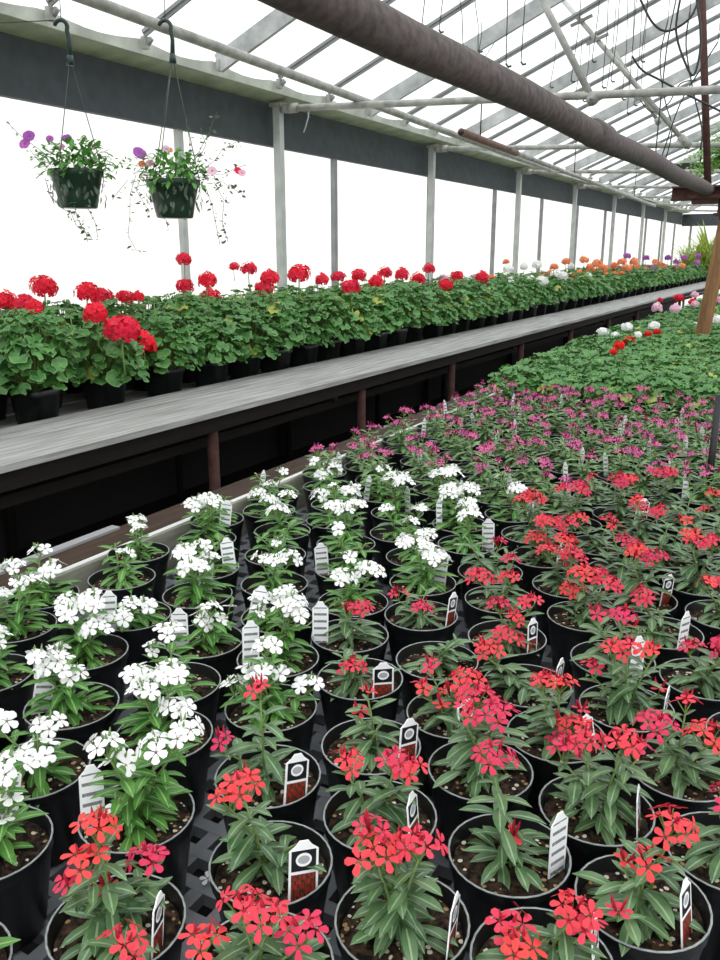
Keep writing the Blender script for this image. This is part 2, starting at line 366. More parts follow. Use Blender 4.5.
# big dark pipe, on the cross beam and the wooden post
o = thing('heating_pipe', 'thick rusty dark pipe slanting across the top of the picture', 'pipe', (0, 0, 0))
bz = EYE + .45
mb = MB(); pts = [(-.875, .2+.4*i, bz+.006*math.sin(i*1.3)) for i in range(17)] + [(-.875, PY-.008, bz)]; mb.tube(pts, .046, 'darkpipe', 24); mb.build('pipe', o)
mb = MB(); mb.tube([(-.875, 3.42, bz), (-.875, 3.44, bz), (-.875, 3.62, bz), (-.875, 3.64, bz)], [.047, .053, .053, .047], 'darkpipe', 24); mb.build('coupling', o)
o = thing('roof_prop', 'leaning raw wooden post standing among the plants, under the rusty beam', 'post', (PX, PY, 0))
mb = MB(); mb.tube([(-.03, 0, 0), (-.01, 0, .8), (.04, .005, 1.3), (.085, 0, EYE+.27)], [.058, .056, .052, .054], 'postwood', 14); mb.build('post_shaft', o)
mb = MB(); mb.box((.0, -.09, EYE+.27), (.18, .09, EYE+.29), 'rust'); mb.box((.02, -.05, EYE+.29), (.15, .05, EYE+.385), 'rust'); mb.build('cap_plate', o)
o = thing('cross_beam', 'dark rust-red steel beam on top of the wooden post', 'beam', (0, PY, EYE+.385))
mb = MB(); mb.box((-1.13, -.05, .0), (1.4, .05, .012), 'rust'); mb.box((-1.13, -.05, .088), (1.4, .05, .1), 'rust'); mb.box((-1.13, -.006, .012), (1.4, .006, .088), 'rust'); mb.build('steel_section', o)
mb = MB(); mb.box((-1.0, -.13, .004), (-.74, -.045, .03), 'rust'); mb.box((-.97, -.12, -.03), (-.79, .0, .004), 'rust'); mb.build('saddle', o)
d0 = at_x(-.8, 0, 0)
def at_y(y, px, py): d = ray(px, py); t = y/d.y; return Vector((d.x*t, y, EYE+d.z*t))
mb = MB(); a, b = at_y(PY, 708, 184), at_y(PY, 702, -4); b.z += .0
mb.tube([(a.x, a.y, EYE+.488), b + (b-a)*.06], .026, 'rust', 12)
tag(mb.build('riser_pipe'), 'upright rust-red pipe rising from the beam to the roof', 'pipe')
# diagonal braces in the roof
def brace(y, p, q, r, label, mat='galv', clips=()):
    o = thing('roof_brace', label, 'brace', (0, 0, 0), 'diagonal braces under the roof')
    a, b = at_y(y, *p), at_y(y, *q)
    mb = MB(); mb.tube([a, b], r, mat, 10); mb.build('pipe', o)
    mb = MB(); mb.tube([a.lerp(b, .93), a.lerp(b, .99)], r*1.7, mat, 10); mb.tube([a.lerp(b, .96)+Vector((0, -.05, .0)), a.lerp(b, .96)+Vector((0, .05, 0))], .008, mat, 6); mb.build('joint', o)
    for c in clips:
        k = a.lerp(b, c); mb = MB(); mb.beam(k+Vector((-.08, -.02, -.02)), k+Vector((.08, -.02, .035)), .02, .02, 'bar'); mb.build('clip', o)
brace(5.18, (538, -8), (595, 104), .02, 'pale pipe brace bolted to the first tie pipe behind the thick dark pipe')
brace(6.9, (556, -8), (690, 148), .018, 'brace pipe with cross clips, running down between the pale brace and the rust-red pipe', 'galv', (.2, .32, .68))
brace(8.03, (612, 48), (660, 124), .017, 'short brace pipe branching off the clipped brace')
# thin wires and hoses hanging under the roof
wires = [(427, -5, 422, 24), (443, -5, 439, 30), (457, -5, 463, 45), (475, -5, 478, 50), (482, -5, 479, 50), (500, -5, 485, 57), (501, 10, 506, 64), (523, -5, 521, 62),
         (558, 0, 550, 86), (584, 10, 575, 98), (598, 16, 592, 60), (606, 18, 602, 86), (617, 30, 611, 80), (626, 22, 622, 98), (638, 55, 634, 104), (579, 40, 571, 80), (645, 10, 641, 60), (629, 60, 627, 112), (612, 62, 606, 94), (590, 44, 583, 100)]
for i, (xa, ya, xb, yb) in enumerate(wires):
    y = 4.6 + .35*(i % 6) if i < 8 else 6.2+.3*(i % 5)
    a = at_y(y, xa, ya); b = at_y(y, xb, yb); a.z = roofz(a.x)+.03; a.x += .0
    mid = a.lerp(b, .5) + Vector((.012, 0, 0))
    mb = MB(); mb.tube([a, mid, b], .0028, 'wire', 5); mb.tube([b, b+Vector((.012, 0, -.015)), b+Vector((.03, 0, -.012))], .006, 'wire', 5)
    tag(mb.build('hanging_wire'), 'thin dark wire hanging from the roof glazing, %s' % ('%s from the big pipe\'s upper end' % nth(i+1) if i < 8 else '%s in the tangle by the rust-red pipe' % nth(i-7)), 'wire', 'thin wires hanging under the roof')
hoses = [(5.8, [(638, -6), (652, 22), (668, 31), (690, 18), (700, -5)], 'hose drooping in a loop from the roof at the top edge'),
         (6.0, [(681, -5), (676, 30), (684, 60), (694, 75), (701, 40), (696, -5)], 'hose hanging in a long loop beside the rust-red pipe'),
         (6.2, [(632, 56), (642, 70), (660, 80), (690, 96), (722, 112)], 'hose strung slanting behind the rust-red pipe', ),
         (6.4, [(677, -5), (668, 40), (663, 80), (659, 118), (655, 160)], 'cord hanging straight down from the roof over the tie pipe'),
         (6.5, [(718, 42), (700, 70), (680, 104), (664, 150), (655, 175)], 'cord slanting down behind the rust-red pipe'),
         (6.1, [(690, 12), (686, 45), (693, 90), (702, 130), (700, 150)], 'cord hanging crookedly just beside the rust-red pipe'),
         (7.2, [(668, 20), (660, 60), (665, 100), (672, 130), (664, 165)], 'curling cord below the short brace pipe'),
         (7.4, [(640, 100), (652, 112), (668, 104), (680, 84), (696, 80)], 'cord sagging across under the short brace pipe')]
for i, (y, pp, lb) in enumerate(hoses):
    P = [at_y(y + .1*j/len(pp), *q) for j, q in enumerate(pp)]
    Q = []
    for j in range(len(P)-1):                # smooth the line
        a0, a1, a2, a3 = P[max(j-1, 0)], P[j], P[j+1], P[min(j+2, len(P)-1)]
        for s_ in range(5):
            u = s_/5; Q.append(.5*((2*a1)+(a2-a0)*u+(2*a0-5*a1+4*a2-a3)*u*u+(3*a1-a0-3*a2+a3)*u**3))
    Q.append(P[-1])
    for v_ in Q: v_.z = min(v_.z, roofz(v_.x)+.03)
    mb = MB(); mb.tube(Q, .0075 if i < 3 else .005, 'hose', 6)
    if Q[0].z < roofz(Q[0].x)-.02: mb.tube([Q[0], (Q[0].x, Q[0].y, roofz(Q[0].x)+.03)], .0025, 'wire', 5)
    tag(mb.build('drip_hose'), 'thin black ' + lb, 'hose', 'hoses and cords under the roof')
# dark gutter further back and the fern hanging near it
o = thing('cross_beam', 'dark cross beam with a thin yellow edge, behind the rust-red pipe', 'beam', (0, 11.5, 0))
a, b = at_y(11.5, 674, 168), at_y(11.5, 740, 168)
mb = MB(); mb.box((a.x, -.04, a.z-.06), (b.x+1, .04, a.z+.05), 'blackmetal'); mb.build('board', o)
for xx in (a.x+.3, a.x+1.6): mb2 = MB(); mb2.tube([(xx, 0, a.z), (xx, 0, roofz(xx)+.0)], .012, 'blackmetal', 6); mb2.build('hanger_rod', o)
mb = MB(); mb.box((a.x+.45, -.045, a.z+.051), (b.x+1, .04, a.z+.062), 'yellow'); mb.build('yellow_edge', o)

# ------------------------------------------------------------------ benches
bn = thing('plant_bench', 'long raised wooden bench with a bare grey plank edge, carrying the geraniums', 'bench', (0, 0, ZL))
LX = -2.06
xs = [LX, LX-.30, LX-.47]   # the first two are the raised bare edge
y0, y1 = .6, YE-.6
for i, x in enumerate(xs + [LX-.64, LX-.83, LX-1.02, LX-1.21, LX-1.4]):
    wd = (.295, .165)[i] if i < 2 else .15
    mb = MB(); mb.box((x-wd, y0, -.022), (x, y1, 0), 'greywood') if i < 2 else mb.box((x-wd, y0, -.06), (x, y1, -.035), 'greywood'); mb.build('plank', bn)
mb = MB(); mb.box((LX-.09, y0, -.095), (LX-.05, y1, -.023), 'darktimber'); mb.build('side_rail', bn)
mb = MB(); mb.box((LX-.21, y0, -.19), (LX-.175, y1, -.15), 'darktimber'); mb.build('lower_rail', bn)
for y in (1.36, 2.63, 3.9, 5.15, 6.6, 8.1, 9.7, 11.3, 13.0, 14.8, 16.6, 18.7, 20.8):
    for x in (LX-.085, LX-1.4):
        if x < LX-1 and y > 9: continue   # the back legs beyond are out of sight
        mb = MB(); mb.tube([(x, y, -ZL), (x, y, -.1)], .024, 'rust' if x > LX-1 else 'darktimber', 10); mb.build('leg', bn)  # back legs painted near black for the shade they stand in
for y in (1.27, 3.64, 6.44, 9.5, 12.8, 16.5, 20.8):
    mb = MB(); mb.box((LX-1.5, y-.02, -.13), (LX-.091, y+.02, -.061), 'darktimber'); mb.build('cross_rail', bn)
# boards lying low in the aisle
def at_z(z, px, py): d = ray(px, py); t = (z-EYE)/d.z; return Vector((d.x*t, d.y*t, z))
zb = .70
g1, g2, g3 = at_z(zb, 112, 525), at_z(zb, 0, 567), at_z(zb, 0, 582)
mb = MB(); mb.box((g2.x, .3, zb-.008), (g2.x*.62+g3.x*.38, g1.y, zb), 'greyboard')
tag(mb.build('loose_board'), 'pale grey board lying on the brown side rail, its cut end showing', 'board')
bn = thing('plant_bench', 'low bench with black plastic grid top and pale wooden edge, crowded with potted plants', 'bench', (0, 0, ZR))
EX = -1.52; BE = 17.0
mb = MB()
x = EX+.02; i = 0
while x < 1.0: mb.box((x, .05, -.02), (x+.021, 4.2, -.002), 'tray'); x += .052
y = .05
while y < 4.2: mb.box((EX+.02, y, -.0205), (1.0, y+.021, -.0015), 'tray'); y += .052
mb.build('grid_top', bn)
mb = MB(); mb.box((EX+.02, 4.22, -.022), (1.0, BE, -.001), 'tray'); mb.build('far_top', bn)
mb = MB(); mb.box((EX-.012, .05, -.06), (EX+.010, BE, .108), 'edgewood'); mb.build('edge_board', bn)
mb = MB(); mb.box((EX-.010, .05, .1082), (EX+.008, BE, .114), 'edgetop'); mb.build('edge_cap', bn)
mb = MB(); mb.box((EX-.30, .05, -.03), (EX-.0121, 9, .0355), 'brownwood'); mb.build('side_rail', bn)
mb = MB()
mb.box((EX+.02, .05, -.16), (EX+.07, BE, -.03), 'brownwood'); mb.box((.4, .05, -.16), (.45, BE, -.03), 'brownwood'); mb.build('joist', bn)
for y in (.4, 2.4, 4.4, 6.4, 8.4, 10.4, 12.4, 14.4, 16.4):
    for x in (EX+.045, .425): mb = MB(); mb.box((x-.04, y-.04, -ZR), (x+.04, y+.04, -.161), 'brownwood'); mb.build('leg', bn)

# ------------------------------------------------------------------ shared plant pieces
def round_pot(mat='pot', r=.075, h=.13):
    mb = MB(); b = r*.74
    mb.lathe([(0, 0), (b-.004, 0), (b, .004), (r*.955, h-.018), (r*.985, h-.016), (r*.99, h-.0015)], mat, 32)
    mb.lathe([(r*.972, h+.0006), (r*.955, h-.004), (b, .012), (0, .012)], mat, 32)
    return mb
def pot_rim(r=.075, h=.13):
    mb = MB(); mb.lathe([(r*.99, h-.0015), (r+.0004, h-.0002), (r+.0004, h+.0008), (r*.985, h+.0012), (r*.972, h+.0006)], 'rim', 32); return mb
def square_pot():
    mb = MB(); mb.lathe([(0, 0), (.055, 0), (.057, .004), (.071, .115), (.076, .116), (.077, .139), (.074, .14), (.069, .12), (.06, .03), (0, .03)], 'pot', 24, (0, 0, 0), 7); return mb
def soil_disc(r, z, seed, sq=0):
    q = random.Random(seed); mb = MB(); n = 24; vs = [(0, 0, z+.004)]; rings = 4
    for k in range(1, rings+1):
        for j in range(n):
            th = 2*PI*j/n; rr = r*k/rings; s_ = (abs(math.cos(th))**sq + abs(math.sin(th))**sq)**(-1/sq) if sq else 1
            vs.append((rr*s_*math.cos(th), rr*s_*math.sin(th), z + q.uniform(-.003, .004)*(k < rings)))
    fs = [(0, 1+j, 1+(j+1) % n) for j in range(n)] + [(1+k*n+j, 1+(k+1)*n+j, 1+(k+1)*n+(j+1) % n, 1+k*n+(j+1) % n) for k in range(rings-1) for j in range(n)]
    mb.add(vs, fs, 'soil'); return mb
def me_of(mb, name):
    o = mb.build(name); me = o.data; bpy.data.objects.remove(o); return me
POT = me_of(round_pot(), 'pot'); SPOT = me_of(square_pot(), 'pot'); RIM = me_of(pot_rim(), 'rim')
SOILS = [me_of(soil_disc(.0685, .112, s), 'soil') for s in range(5)]
SSOIL = me_of(soil_disc(.066, .118, 9, 7), 'soil')
def tag_mesh(kind, long_=False):
    mb = MB(); w_ = {'picture': .018, 'text': .0155}[kind] if not long_ else .008; h = (.083 if kind == 'picture' else .098) if not long_ else .1
    out = [(-w_*.8, 0), (w_*.8, 0), (w_, h*.12), (w_, h*.86), (w_*.55, h*.93), (w_*.3, h), (-w_*.3, h), (-w_*.55, h*.93), (-w_, h*.86), (-w_, h*.12)]
    n = len(out); vs = [(x, .0007, z) for x, z in out] + [(x, -.0007, z) for x, z in out]; uvs = [((x/w_+1)/2, z/h) for x, z in out]*2
    mb.add(vs, [tuple(range(n))[::-1], tuple(range(n, 2*n))] + [(i, (i+1) % n, n+(i+1) % n, n+i) for i in range(n)], 'tag_'+kind, uvs, False)
    return me_of(mb, 'plant_tag')
TAGP, TAGT, TAGL = tag_mesh('picture'), tag_mesh('text'), tag_mesh('text', True)
def floret(mb, c, nrm, r, mat, q, wide=.62, cup=.12):
    c = Vector(c); n = Vector(nrm).normalized(); a = n.orthogonal().normalized(); b = n.cross(a); t0 = q.uniform(0, 2*PI)
    for k in range(5):
        th = t0 + 2*PI*k/5 + q.uniform(-.08, .08); d = a*math.cos(th) + b*math.sin(th); s_ = n.cross(d)
        L = r*q.uniform(.9, 1.08); w_ = L*wide/2; cu = cup + q.uniform(-.1, .1)
        vs = [c + d*(.06*L), c + d*(.35*L) - s_*w_*.62 + n*(.35*cu*L), c + d*(.35*L) + s_*w_*.62 + n*(.35*cu*L),
              c + d*(.78*L) - s_*w_ + n*(.5*cu*L), c + d*(.8*L) + n*(.62*cu*L), c + d*(.78*L) + s_*w_ + n*(.5*cu*L),
              c + d*L - s_*w_*.45 + n*(.4*cu*L), c + d*L + s_*w_*.45 + n*(.4*cu*L)]
        uvs = [(.0, .5), (.35, 0), (.35, 1), (.78, 0), (.8, .5), (.78, 1), (1, .3), (1, .7)]
        mb.add(vs, [(0, 2, 1), (1, 2, 4), (1, 4, 3), (2, 5, 4), (3, 4, 6), (4, 7, 6), (4, 5, 7)], mat, uvs, False)
def vinca_cluster(kind, n, seed):
    q = random.Random(seed); mb = MB()
    R_ = .0085*math.sqrt(n)+.004
    fr = .0150 if kind == 'white' else (.0145 if kind == 'coral' else .012)
    for i in range(n):
        if n == 1: nrm = Vector((.1, -.3, 1)); p = Vector((0, 0, .006))
        else:
            ph = i*2.39996 + q.uniform(-.3, .3); rr = math.sqrt((i+.5)/n)
            th = rr*1.15; nrm = Vector((math.sin(th)*math.cos(ph), math.sin(th)*math.sin(ph), math.cos(th)))
            p = Vector((nrm.x*R_, nrm.y*R_, .004 + nrm.z*R_*.55)) + Vector((q.uniform(-.003, .003), q.uniform(-.003, .003), q.uniform(-.004, .005)))
        nn = nrm + Vector((q.uniform(-.35, .35), q.uniform(-.35, .35), .25))
        floret(mb, p, nn, fr*q.uniform(.88, 1.1), kind, q, .74 if kind == 'white' else .56, .1)
        mb.tube([(0, 0, -.008), p - nn.normalized()*.001], [.0012, .0009], 'stem', 4, False)
    for i in range(3):                       # a few unopened buds
        a = q.uniform(0, 2*PI); mb.tube([(0, 0, 0), (.007*math.cos(a), .007*math.sin(a), R_*.6+.008), (.009*math.cos(a), .009*math.sin(a), R_*.6+.016)], [.001, .002, .0006], kind if kind != 'white' else 'bud', 4)
    return me_of(mb, 'flower_cluster')
VC = {k: {n: [vinca_cluster(k, n, n*10+s) for s in range(3)] for n in (1, 3, 5, 8)} for k in ('coral', 'white', 'pink')}
def vinca_foliage(stems, lm, seed, extra=0):
    """stems: list of tips (local, z above the pot's base); leaves in crossed pairs up each stem."""
    q = random.Random(seed); mb = MB(); zs = .113
    for tip in stems:
        tip = Vector(tip); base = Vector((tip.x*.12+q.uniform(-.008, .008), tip.y*.12+q.uniform(-.008, .008), zs))
        mid = base.lerp(tip, .5) + Vector((-tip.x*.12, -tip.y*.12, .006))
        pts = [base, mid, tip]; mb.tube(pts, [.0022, .0019, .0014], 'stem', 5)
        L = (tip-base).length; n = max(3, int(L/.0115)); a0 = q.uniform(0, PI)
        for i in range(n):
            t = (i+.6)/(n+.2); p = base.lerp(mid, t*2) if t < .5 else mid.lerp(tip, t*2-1)
            for s_ in (0, PI):
                a = a0 + i*1.62 + s_ + q.uniform(-.3, .3)
                ln = q.uniform(.038, .060)*(1 - .38*abs(t-.45)*1.3)*(1.0 if t < .85 else .62)
                el = .05 + .75*t*t + q.uniform(-.2, .2)
                d = Vector((math.cos(a)*math.cos(el), math.sin(a)*math.cos(el), math.sin(el)))
                mb.blade(p, d, (0, 0, 1) if el < 1.2 else (-d.x, -d.y, .1), ln, ln*q.uniform(.27, .34), lm, q.uniform(.35, .9), .22)
    for i in range(extra):                   # low side rosette
        a = q.uniform(0, 2*PI); r0 = q.uniform(.01, .03); p = Vector((math.cos(a)*r0, math.sin(a)*r0, zs+q.uniform(.005, .03))); el = q.uniform(-.05, .5)
        d = Vector((math.cos(a)*math.cos(el), math.sin(a)*math.cos(el), math.sin(el))); ln = q.uniform(.038, .058)
        mb.blade(p, d, (0, 0, 1), ln, ln*.3, lm, q.uniform(.3, .8), .22)
    return mb
# ------------------------------------------------------------------ vinca pots
# observed: rim centre, colour, flower clusters (x, y, florets), tag (kind, x, y or None)
OBS = [
 (117, 922, 'coral', [(97, 834, 5), (86, 868, 5), (75, 893, 3), (107, 893, 1), (150, 868, 5), (124, 952, 5)], ('P', 170, 935, 65)),
 (137, 814, 'white', [(108, 752, 5), (120, 766, 3), (158, 750, 5), (182, 735, 5), (116, 811, 1)], ('T', 87, 800, 10)),
 (-10, 843, 'white', [(6, 775, 8), (2, 823, 1), (12, 800, 1)], ('T', 18, 750, 0)),
 (271, 862, 'coral', [(243, 791, 5), (230, 803, 3)], ('P', 305, 871, 12)),
 (268, 775, 'coral', [(260, 694, 3), (223, 746, 3), (243, 778, 1)], ('P', 294, 778, 25)),
 (380, 815, 'coral', [(346, 768, 5), (393, 768, 5), (408, 776, 5)], ('P', 423, 820, 68)),
 (402, 920, 'coral', [(370, 834, 3), (376, 856, 8), (395, 852, 3), (419, 853, 5)], ('P', 452, 922, 72)),
 (262, 965, 'coral', [(202, 950, 5), (243, 913, 5), (268, 925, 5), (304, 938, 5)], None),
 (509, 853, 'coral', [(494, 764, 8), (512, 839, 1)], ('T', 567, 845, 50)),
 (542, 962, 'coral', [(508, 934, 5), (522, 955, 5), (573, 913, 5), (582, 932, 5)], ('P', 610, 952, 80)),
 (642, 900, 'coral', [(670, 832, 8), (625, 864, 1), (646, 866, 3), (618, 915, 1)], ('P', 694, 912, 74)),
 (596, 808, 'coral', [(563, 755, 5), (584, 744, 5), (623, 747, 5), (637, 755, 3)], ('P', 652, 810, 85)),
 (555, 732, 'coral', [(543, 686, 3), (560, 689, 5), (560, 724, 1), (581, 712, 1), (577, 732, 5)], ('P', 595, 733, 60)),
 (453, 713, 'coral', [(432, 671, 3), (422, 692, 3), (467, 684, 8), (450, 696, 3), (442, 708, 1)], ('P', 472, 718, 30)),
 (626, 707, 'coral', [(613, 654, 5), (628, 652, 3), (652, 656, 3), (592, 671, 3), (659, 691, 1)], ('P', 668, 704, 80)),
 (663, 632, 'coral', [(632, 629, 1), (645, 600, 8)], ('T', 695, 642, 60)),
 (507, 637, 'coral', [(500, 610, 5), (512, 622, 5), (508, 640, 8), (530, 607, 5)], ('P', 537, 636, 60)),
 (528, 687, 'coral', [(545, 686, 3), (483, 651, 5), (490, 657, 3)], ('P', 556, 675, 70)),
 (421, 615, 'coral', [(423, 612, 5), (398, 597, 3)], ('P', 460, 608, 60)),
 (437, 660, 'coral', [], None),
 (371, 745, 'coral', [(368, 694, 1), (360, 714, 1)], ('P', 410, 741, 40)),
 (360, 678, 'coral', [(350, 671, 5)], ('P', 388, 680, 8)),
 (350, 635, 'coral', [(362, 613, 5), (347, 614, 3)], ('T', 320, 624, 0)),
 (271, 707, 'white', [(248, 676, 3), (263, 677, 3), (278, 678, 3), (234, 691, 3), (308, 690, 5), (266, 652, 5)], ('T', 237, 675, 15)),
 (278, 658, 'white', [(284, 612, 5), (296, 618, 5), (292, 607, 5)], ('T', 250, 645, 10)),
 (278, 617, 'white', [(262, 603, 5), (258, 616, 3), (286, 597, 5)], ('T', 252, 605, 0)),
 (204, 640, 'white', [(201, 624, 5), (218, 624, 3), (210, 612, 3), (229, 609, 1)], ('T', 180, 628, -8)),
 (177, 683, 'white', [(152, 654, 3), (168, 637, 5)], None),
 (134, 615, 'white', [(132, 609, 5), (121, 622, 5), (146, 608, 3)], ('T', 105, 612, 5)),
 (72, 705, 'white', [(40, 663, 5), (55, 670, 8), (72, 680, 5), (58, 657, 3)], ('T', 32, 690, 5)),
]
def lattice():
    out = []
    for k in range(-2, 24):
        b = .549 + .147*k + (.01 if k > 6 else 0)
        for j in range(0, 9):
            a = -((.1 if k % 2 == 0 else .015) + .16*j + .004*j*j)
            if a < -1.44: continue
            out.append([a, b, k, j])
            if j == 0:
                for e in (1, 2): out.append([a+.17*e, b, k, -e])
    return out
zr = ZR + .13
obs = []
for x, y, c, bl, tg in OBS:
    p = at_z(zr, x, y); obs.append((p.x, p.y, c, bl, tg))
plants = []
used = set()
L_ = lattice()
for p in L_:
    a, b, k, j = p
    px_, py_, d = pix((a, b, zr))
    if d < .2 or not (-75 < px_ < 785 and py_ < 1020) or b > 4.0: continue
    best = None
    for i, o_ in enumerate(obs):
        dd = math.hypot(o_[0]-a, o_[1]-b)
        if dd < .085 and i not in used and (best is None or dd < best[0]): best = (dd, i)
    if best: used.add(best[1]); o_ = obs[best[1]]; plants.append([o_[0], o_[1], k, j, o_])
    else: plants.append([a + R.uniform(-.008, .008), b + R.uniform(-.008, .008), k, j, None])
for i, o_ in enumerate(obs):
    if i not in used: plants.append([o_[0], o_[1], 0, 0, o_])
# keep the pots from overlapping: push apart
for it in range(60):
    for i in range(len(plants)):
        for j in range(i+1, len(plants)):
            A, B = plants[i], plants[j]; dx, dy = B[0]-A[0], B[1]-A[1]; d = math.hypot(dx, dy)
            if d < .1525 and d > 1e-6:
                mA = 0 if A[4] else 1; mB = 0 if B[4] else 1
                if mA+mB == 0: mA = mB = .5
                s_ = (.1535-d)/(mA+mB); A[0] -= dx/d*s_*mA; A[1] -= dy/d*s_*mA; B[0] += dx/d*s_*mB; B[1] += dy/d*s_*mB
for p in plants: p[0] = max(p[0], EX+.1)
def vcolour(a, b):
    if b < .62: return 'coral' if a > -.7 else 'white'
    if b < 2.3: return 'coral' if a > -.665 else 'white'
    if a > -.58 and b < 2.6: return 'coral'
    return 'pink'
rows = {}
for p in plants: rows.setdefault(p[2], []).append(p)
# generic foliage sets: stems + clusters, made once per kind and reused
def gen_variant(kind, seed):
    q = random.Random(seed); ns = q.choice((2, 3, 3, 4)) if kind != 'pink' else q.choice((3, 4, 4))
    a0 = q.uniform(0, 2*PI); st = []; cl_ = []
    for i in range(ns):
        a = a0 + i*2*PI/ns + q.uniform(-.4, .4); r = q.uniform(.012, .05); h = q.uniform(.165, .215) + (.015 if kind == 'pink' else 0)
        st.append((r*math.cos(a), r*math.sin(a), h)); cl_.append((st[-1], q.choice((5, 8, 8, 3) if kind != 'pink' else (3, 5, 3, 5, 1))))
    if q.random() < .12: cl_ = cl_[:1]
    lm = {'coral': 'vleaf', 'white': 'vleaf_bright', 'pink': 'vleaf_mid'}[kind]
    return me_of(vinca_foliage(st, lm, seed, 10), 'foliage'), cl_, seed
GEN = {k: [gen_variant(k, s + 50) for s in range(9)] for k in ('coral', 'white', 'pink')}
CN = {'coral': 'coral-red', 'white': 'white', 'pink': 'magenta-pink'}
ranks = sorted(rows)
for k in ranks:
    row = sorted(rows[k], key=lambda p: p[0])
    for idx, p in enumerate(row):
        a, b, _, j, o_ = p
        kind = o_[2] if o_ else vcolour(a, b)
        near = b < 1.6
        q = random.Random(int(a*1000)*31 + int(b*1000))
        root = thing('potted_vinca', '', 'potted plant', (a, b, ZR), '%s vincas in round black pots' % CN[kind])
        pt = link('pot', POT, root); link('rim', RIM, pt)['label'] = 'thin pale worn rim with painted sheen'; link('soil', SOILS[q.randrange(5)], root).rotation_euler = (0, 0, q.uniform(0, 6))
        nb = 0; tk = None
        if o_:
            tips = []
            for (x, y, n) in o_[3]:
                P0 = Vector((a, b, 0)); h = P0.normalized(); off = q.uniform(-.012, .012)
                d = ray(x, y); t = (P0.length+off)/Vector((d.x, d.y, 0)).dot(h); W = Vector((d.x*t, d.y*t, EYE+d.z*t)); loc = W - Vector((a, b, ZR))
                if loc.z < .155: W = at_z(ZR+.16, x, y); loc = W - Vector((a, b, ZR))
                if loc.z > .27: W = at_z(ZR+.265, x, y); loc = W - Vector((a, b, ZR))
                rr = math.hypot(loc.x, loc.y)
                if rr > .13: loc.x *= .13/rr; loc.y *= .13/rr
                tips.append((loc, n))
            st = [t_[0] - Vector((0, 0, .008)) for t_ in tips]
            if len(st) < 3: st += [Vector((q.uniform(-.035, .035), q.uniform(-.035, .035), q.uniform(.16, .19))) for _ in range(3-len(st))]
            vinca_foliage(st, 'vleaf' if kind != 'white' else 'vleaf_bright', q.random(), 10).build('foliage', root)
            for loc, n in tips:
                c = link('flower_cluster', VC[kind][n][q.randrange(3)], root, loc); c.rotation_euler = (q.uniform(-.15, .15), q.uniform(-.15, .15), q.uniform(0, 6)); nb += 1
            if o_[4]:
                tk, tx, ty, ang = o_[4]
                P0 = at_z(ZR+.155, tx, ty); loc = P0 - Vector((a, b, ZR)); rr = math.hypot(loc.x, loc.y)
                if rr > .058: loc *= .058/rr
                c = link('plant_tag', TAGP if tk == 'P' else TAGT, root, (loc.x, loc.y, .1)); face = math.atan2(b, a) - PI/2
                c.rotation_euler = (q.uniform(-.18, .05), q.uniform(-.1, .25), face + math.radians(ang))
        else:
            fo, cl_, sd = GEN[kind][q.randrange(9)]; rz = q.uniform(0, 2*PI); sc = q.uniform(.98, 1.2)
            c = link('foliage', fo, root); c.rotation_euler = (0, 0, rz); c.scale = (sc, sc, 1)
            for tip, n in cl_:
                if kind == 'pink' and n == 8: n = 5
                v = Matrix.Rotation(rz, 3, 'Z') @ Vector((tip[0]*sc, tip[1]*sc, tip[2]))
                c = link('flower_cluster', VC[kind][n][q.randrange(3)], root, v + Vector((0, 0, .006))); c.rotation_euler = (q.uniform(-.2, .2), q.uniform(-.2, .2), q.uniform(0, 6)); nb += 1
            if q.random() < (.45 if kind != 'coral' else .35):
                th = q.uniform(-.6, PI+.6) if kind != 'coral' else q.uniform(-.8, .8)
                tk = 'T' if kind != 'coral' else q.choice('PPT'); me = TAGP if tk == 'P' else (TAGL if kind == 'pink' or b > 1.9 else TAGT)
                c = link('plant_tag', me, root, (.055*math.cos(th), .055*math.sin(th), .1)); face = math.atan2(b, a) - PI/2
                c.rotation_euler = (q.uniform(-.15, .15), q.uniform(-.15, .15), face + (q.uniform(-.5, .5) if kind != 'coral' else q.uniform(.3, 1.3)))
        desc = {0: 'without flowers', 1: 'with one flower cluster'}.get(nb, 'with %s flower clusters' % NUM[min(nb, 10)])
        tg = {'P': ', picture tag', 'T': ', text tag', None: ''}[tk]
        root['label'] = '%s vinca %s%s, %s from wooden edge in %s cross row' % (CN[kind], desc, tg, nth(idx+1), nth(ranks.index(k)+1))

# fallen blossom on the grid
mb = MB(); floret(mb, (0, 0, .004), (0, -.1, 1), .013, 'white', random.Random(3), .6, .15); mb.tube([(0, 0, .004), (.004, .006, .001)], .001, 'stem', 5)
p = at_z(ZR+.001, 208, 881); o = mb.build('fallen_blossom'); o.location = (p.x, p.y, ZR+.0015); tag(o, 'single white blossom fallen on the black grid between the near pots', 'blossom')

# ------------------------------------------------------------------ geraniums
def round_leaf(mb, c, nrm, r, mat, q):
    c = Vector(c); n = Vector(nrm).normalized(); a = n.orthogonal().normalized(); b = n.cross(a); t0 = q.uniform(0, 2*PI); N = 14
    vs = [c]; uvs = [(0, .5)]; lob = q.uniform(.8, 1.2); ph = q.uniform(0, 6)
    for ring, fr in ((0, .5), (1, 1)):
        for j in range(N):
            u = j/N; th = t0 + 2*PI*(.04 + .92*u)
            rad = r*fr*(1 + (.06*math.cos(7*2*PI*u) if ring else 0))
            z = (.16 if ring == 0 else .10 + .17*math.sin(5*2*PI*u+ph)*lob)*r - .03*r
            vs.append(c + (a*math.cos(th)+b*math.sin(th))*rad + n*z); uvs.append((fr, u))
    fs = [(0, 1+j, 2+j) for j in range(N-1)] + [(1+j, 1+N+j, 2+N+j, 2+j) for j in range(N-1)]
    mb.add(vs, fs, mat, uvs)
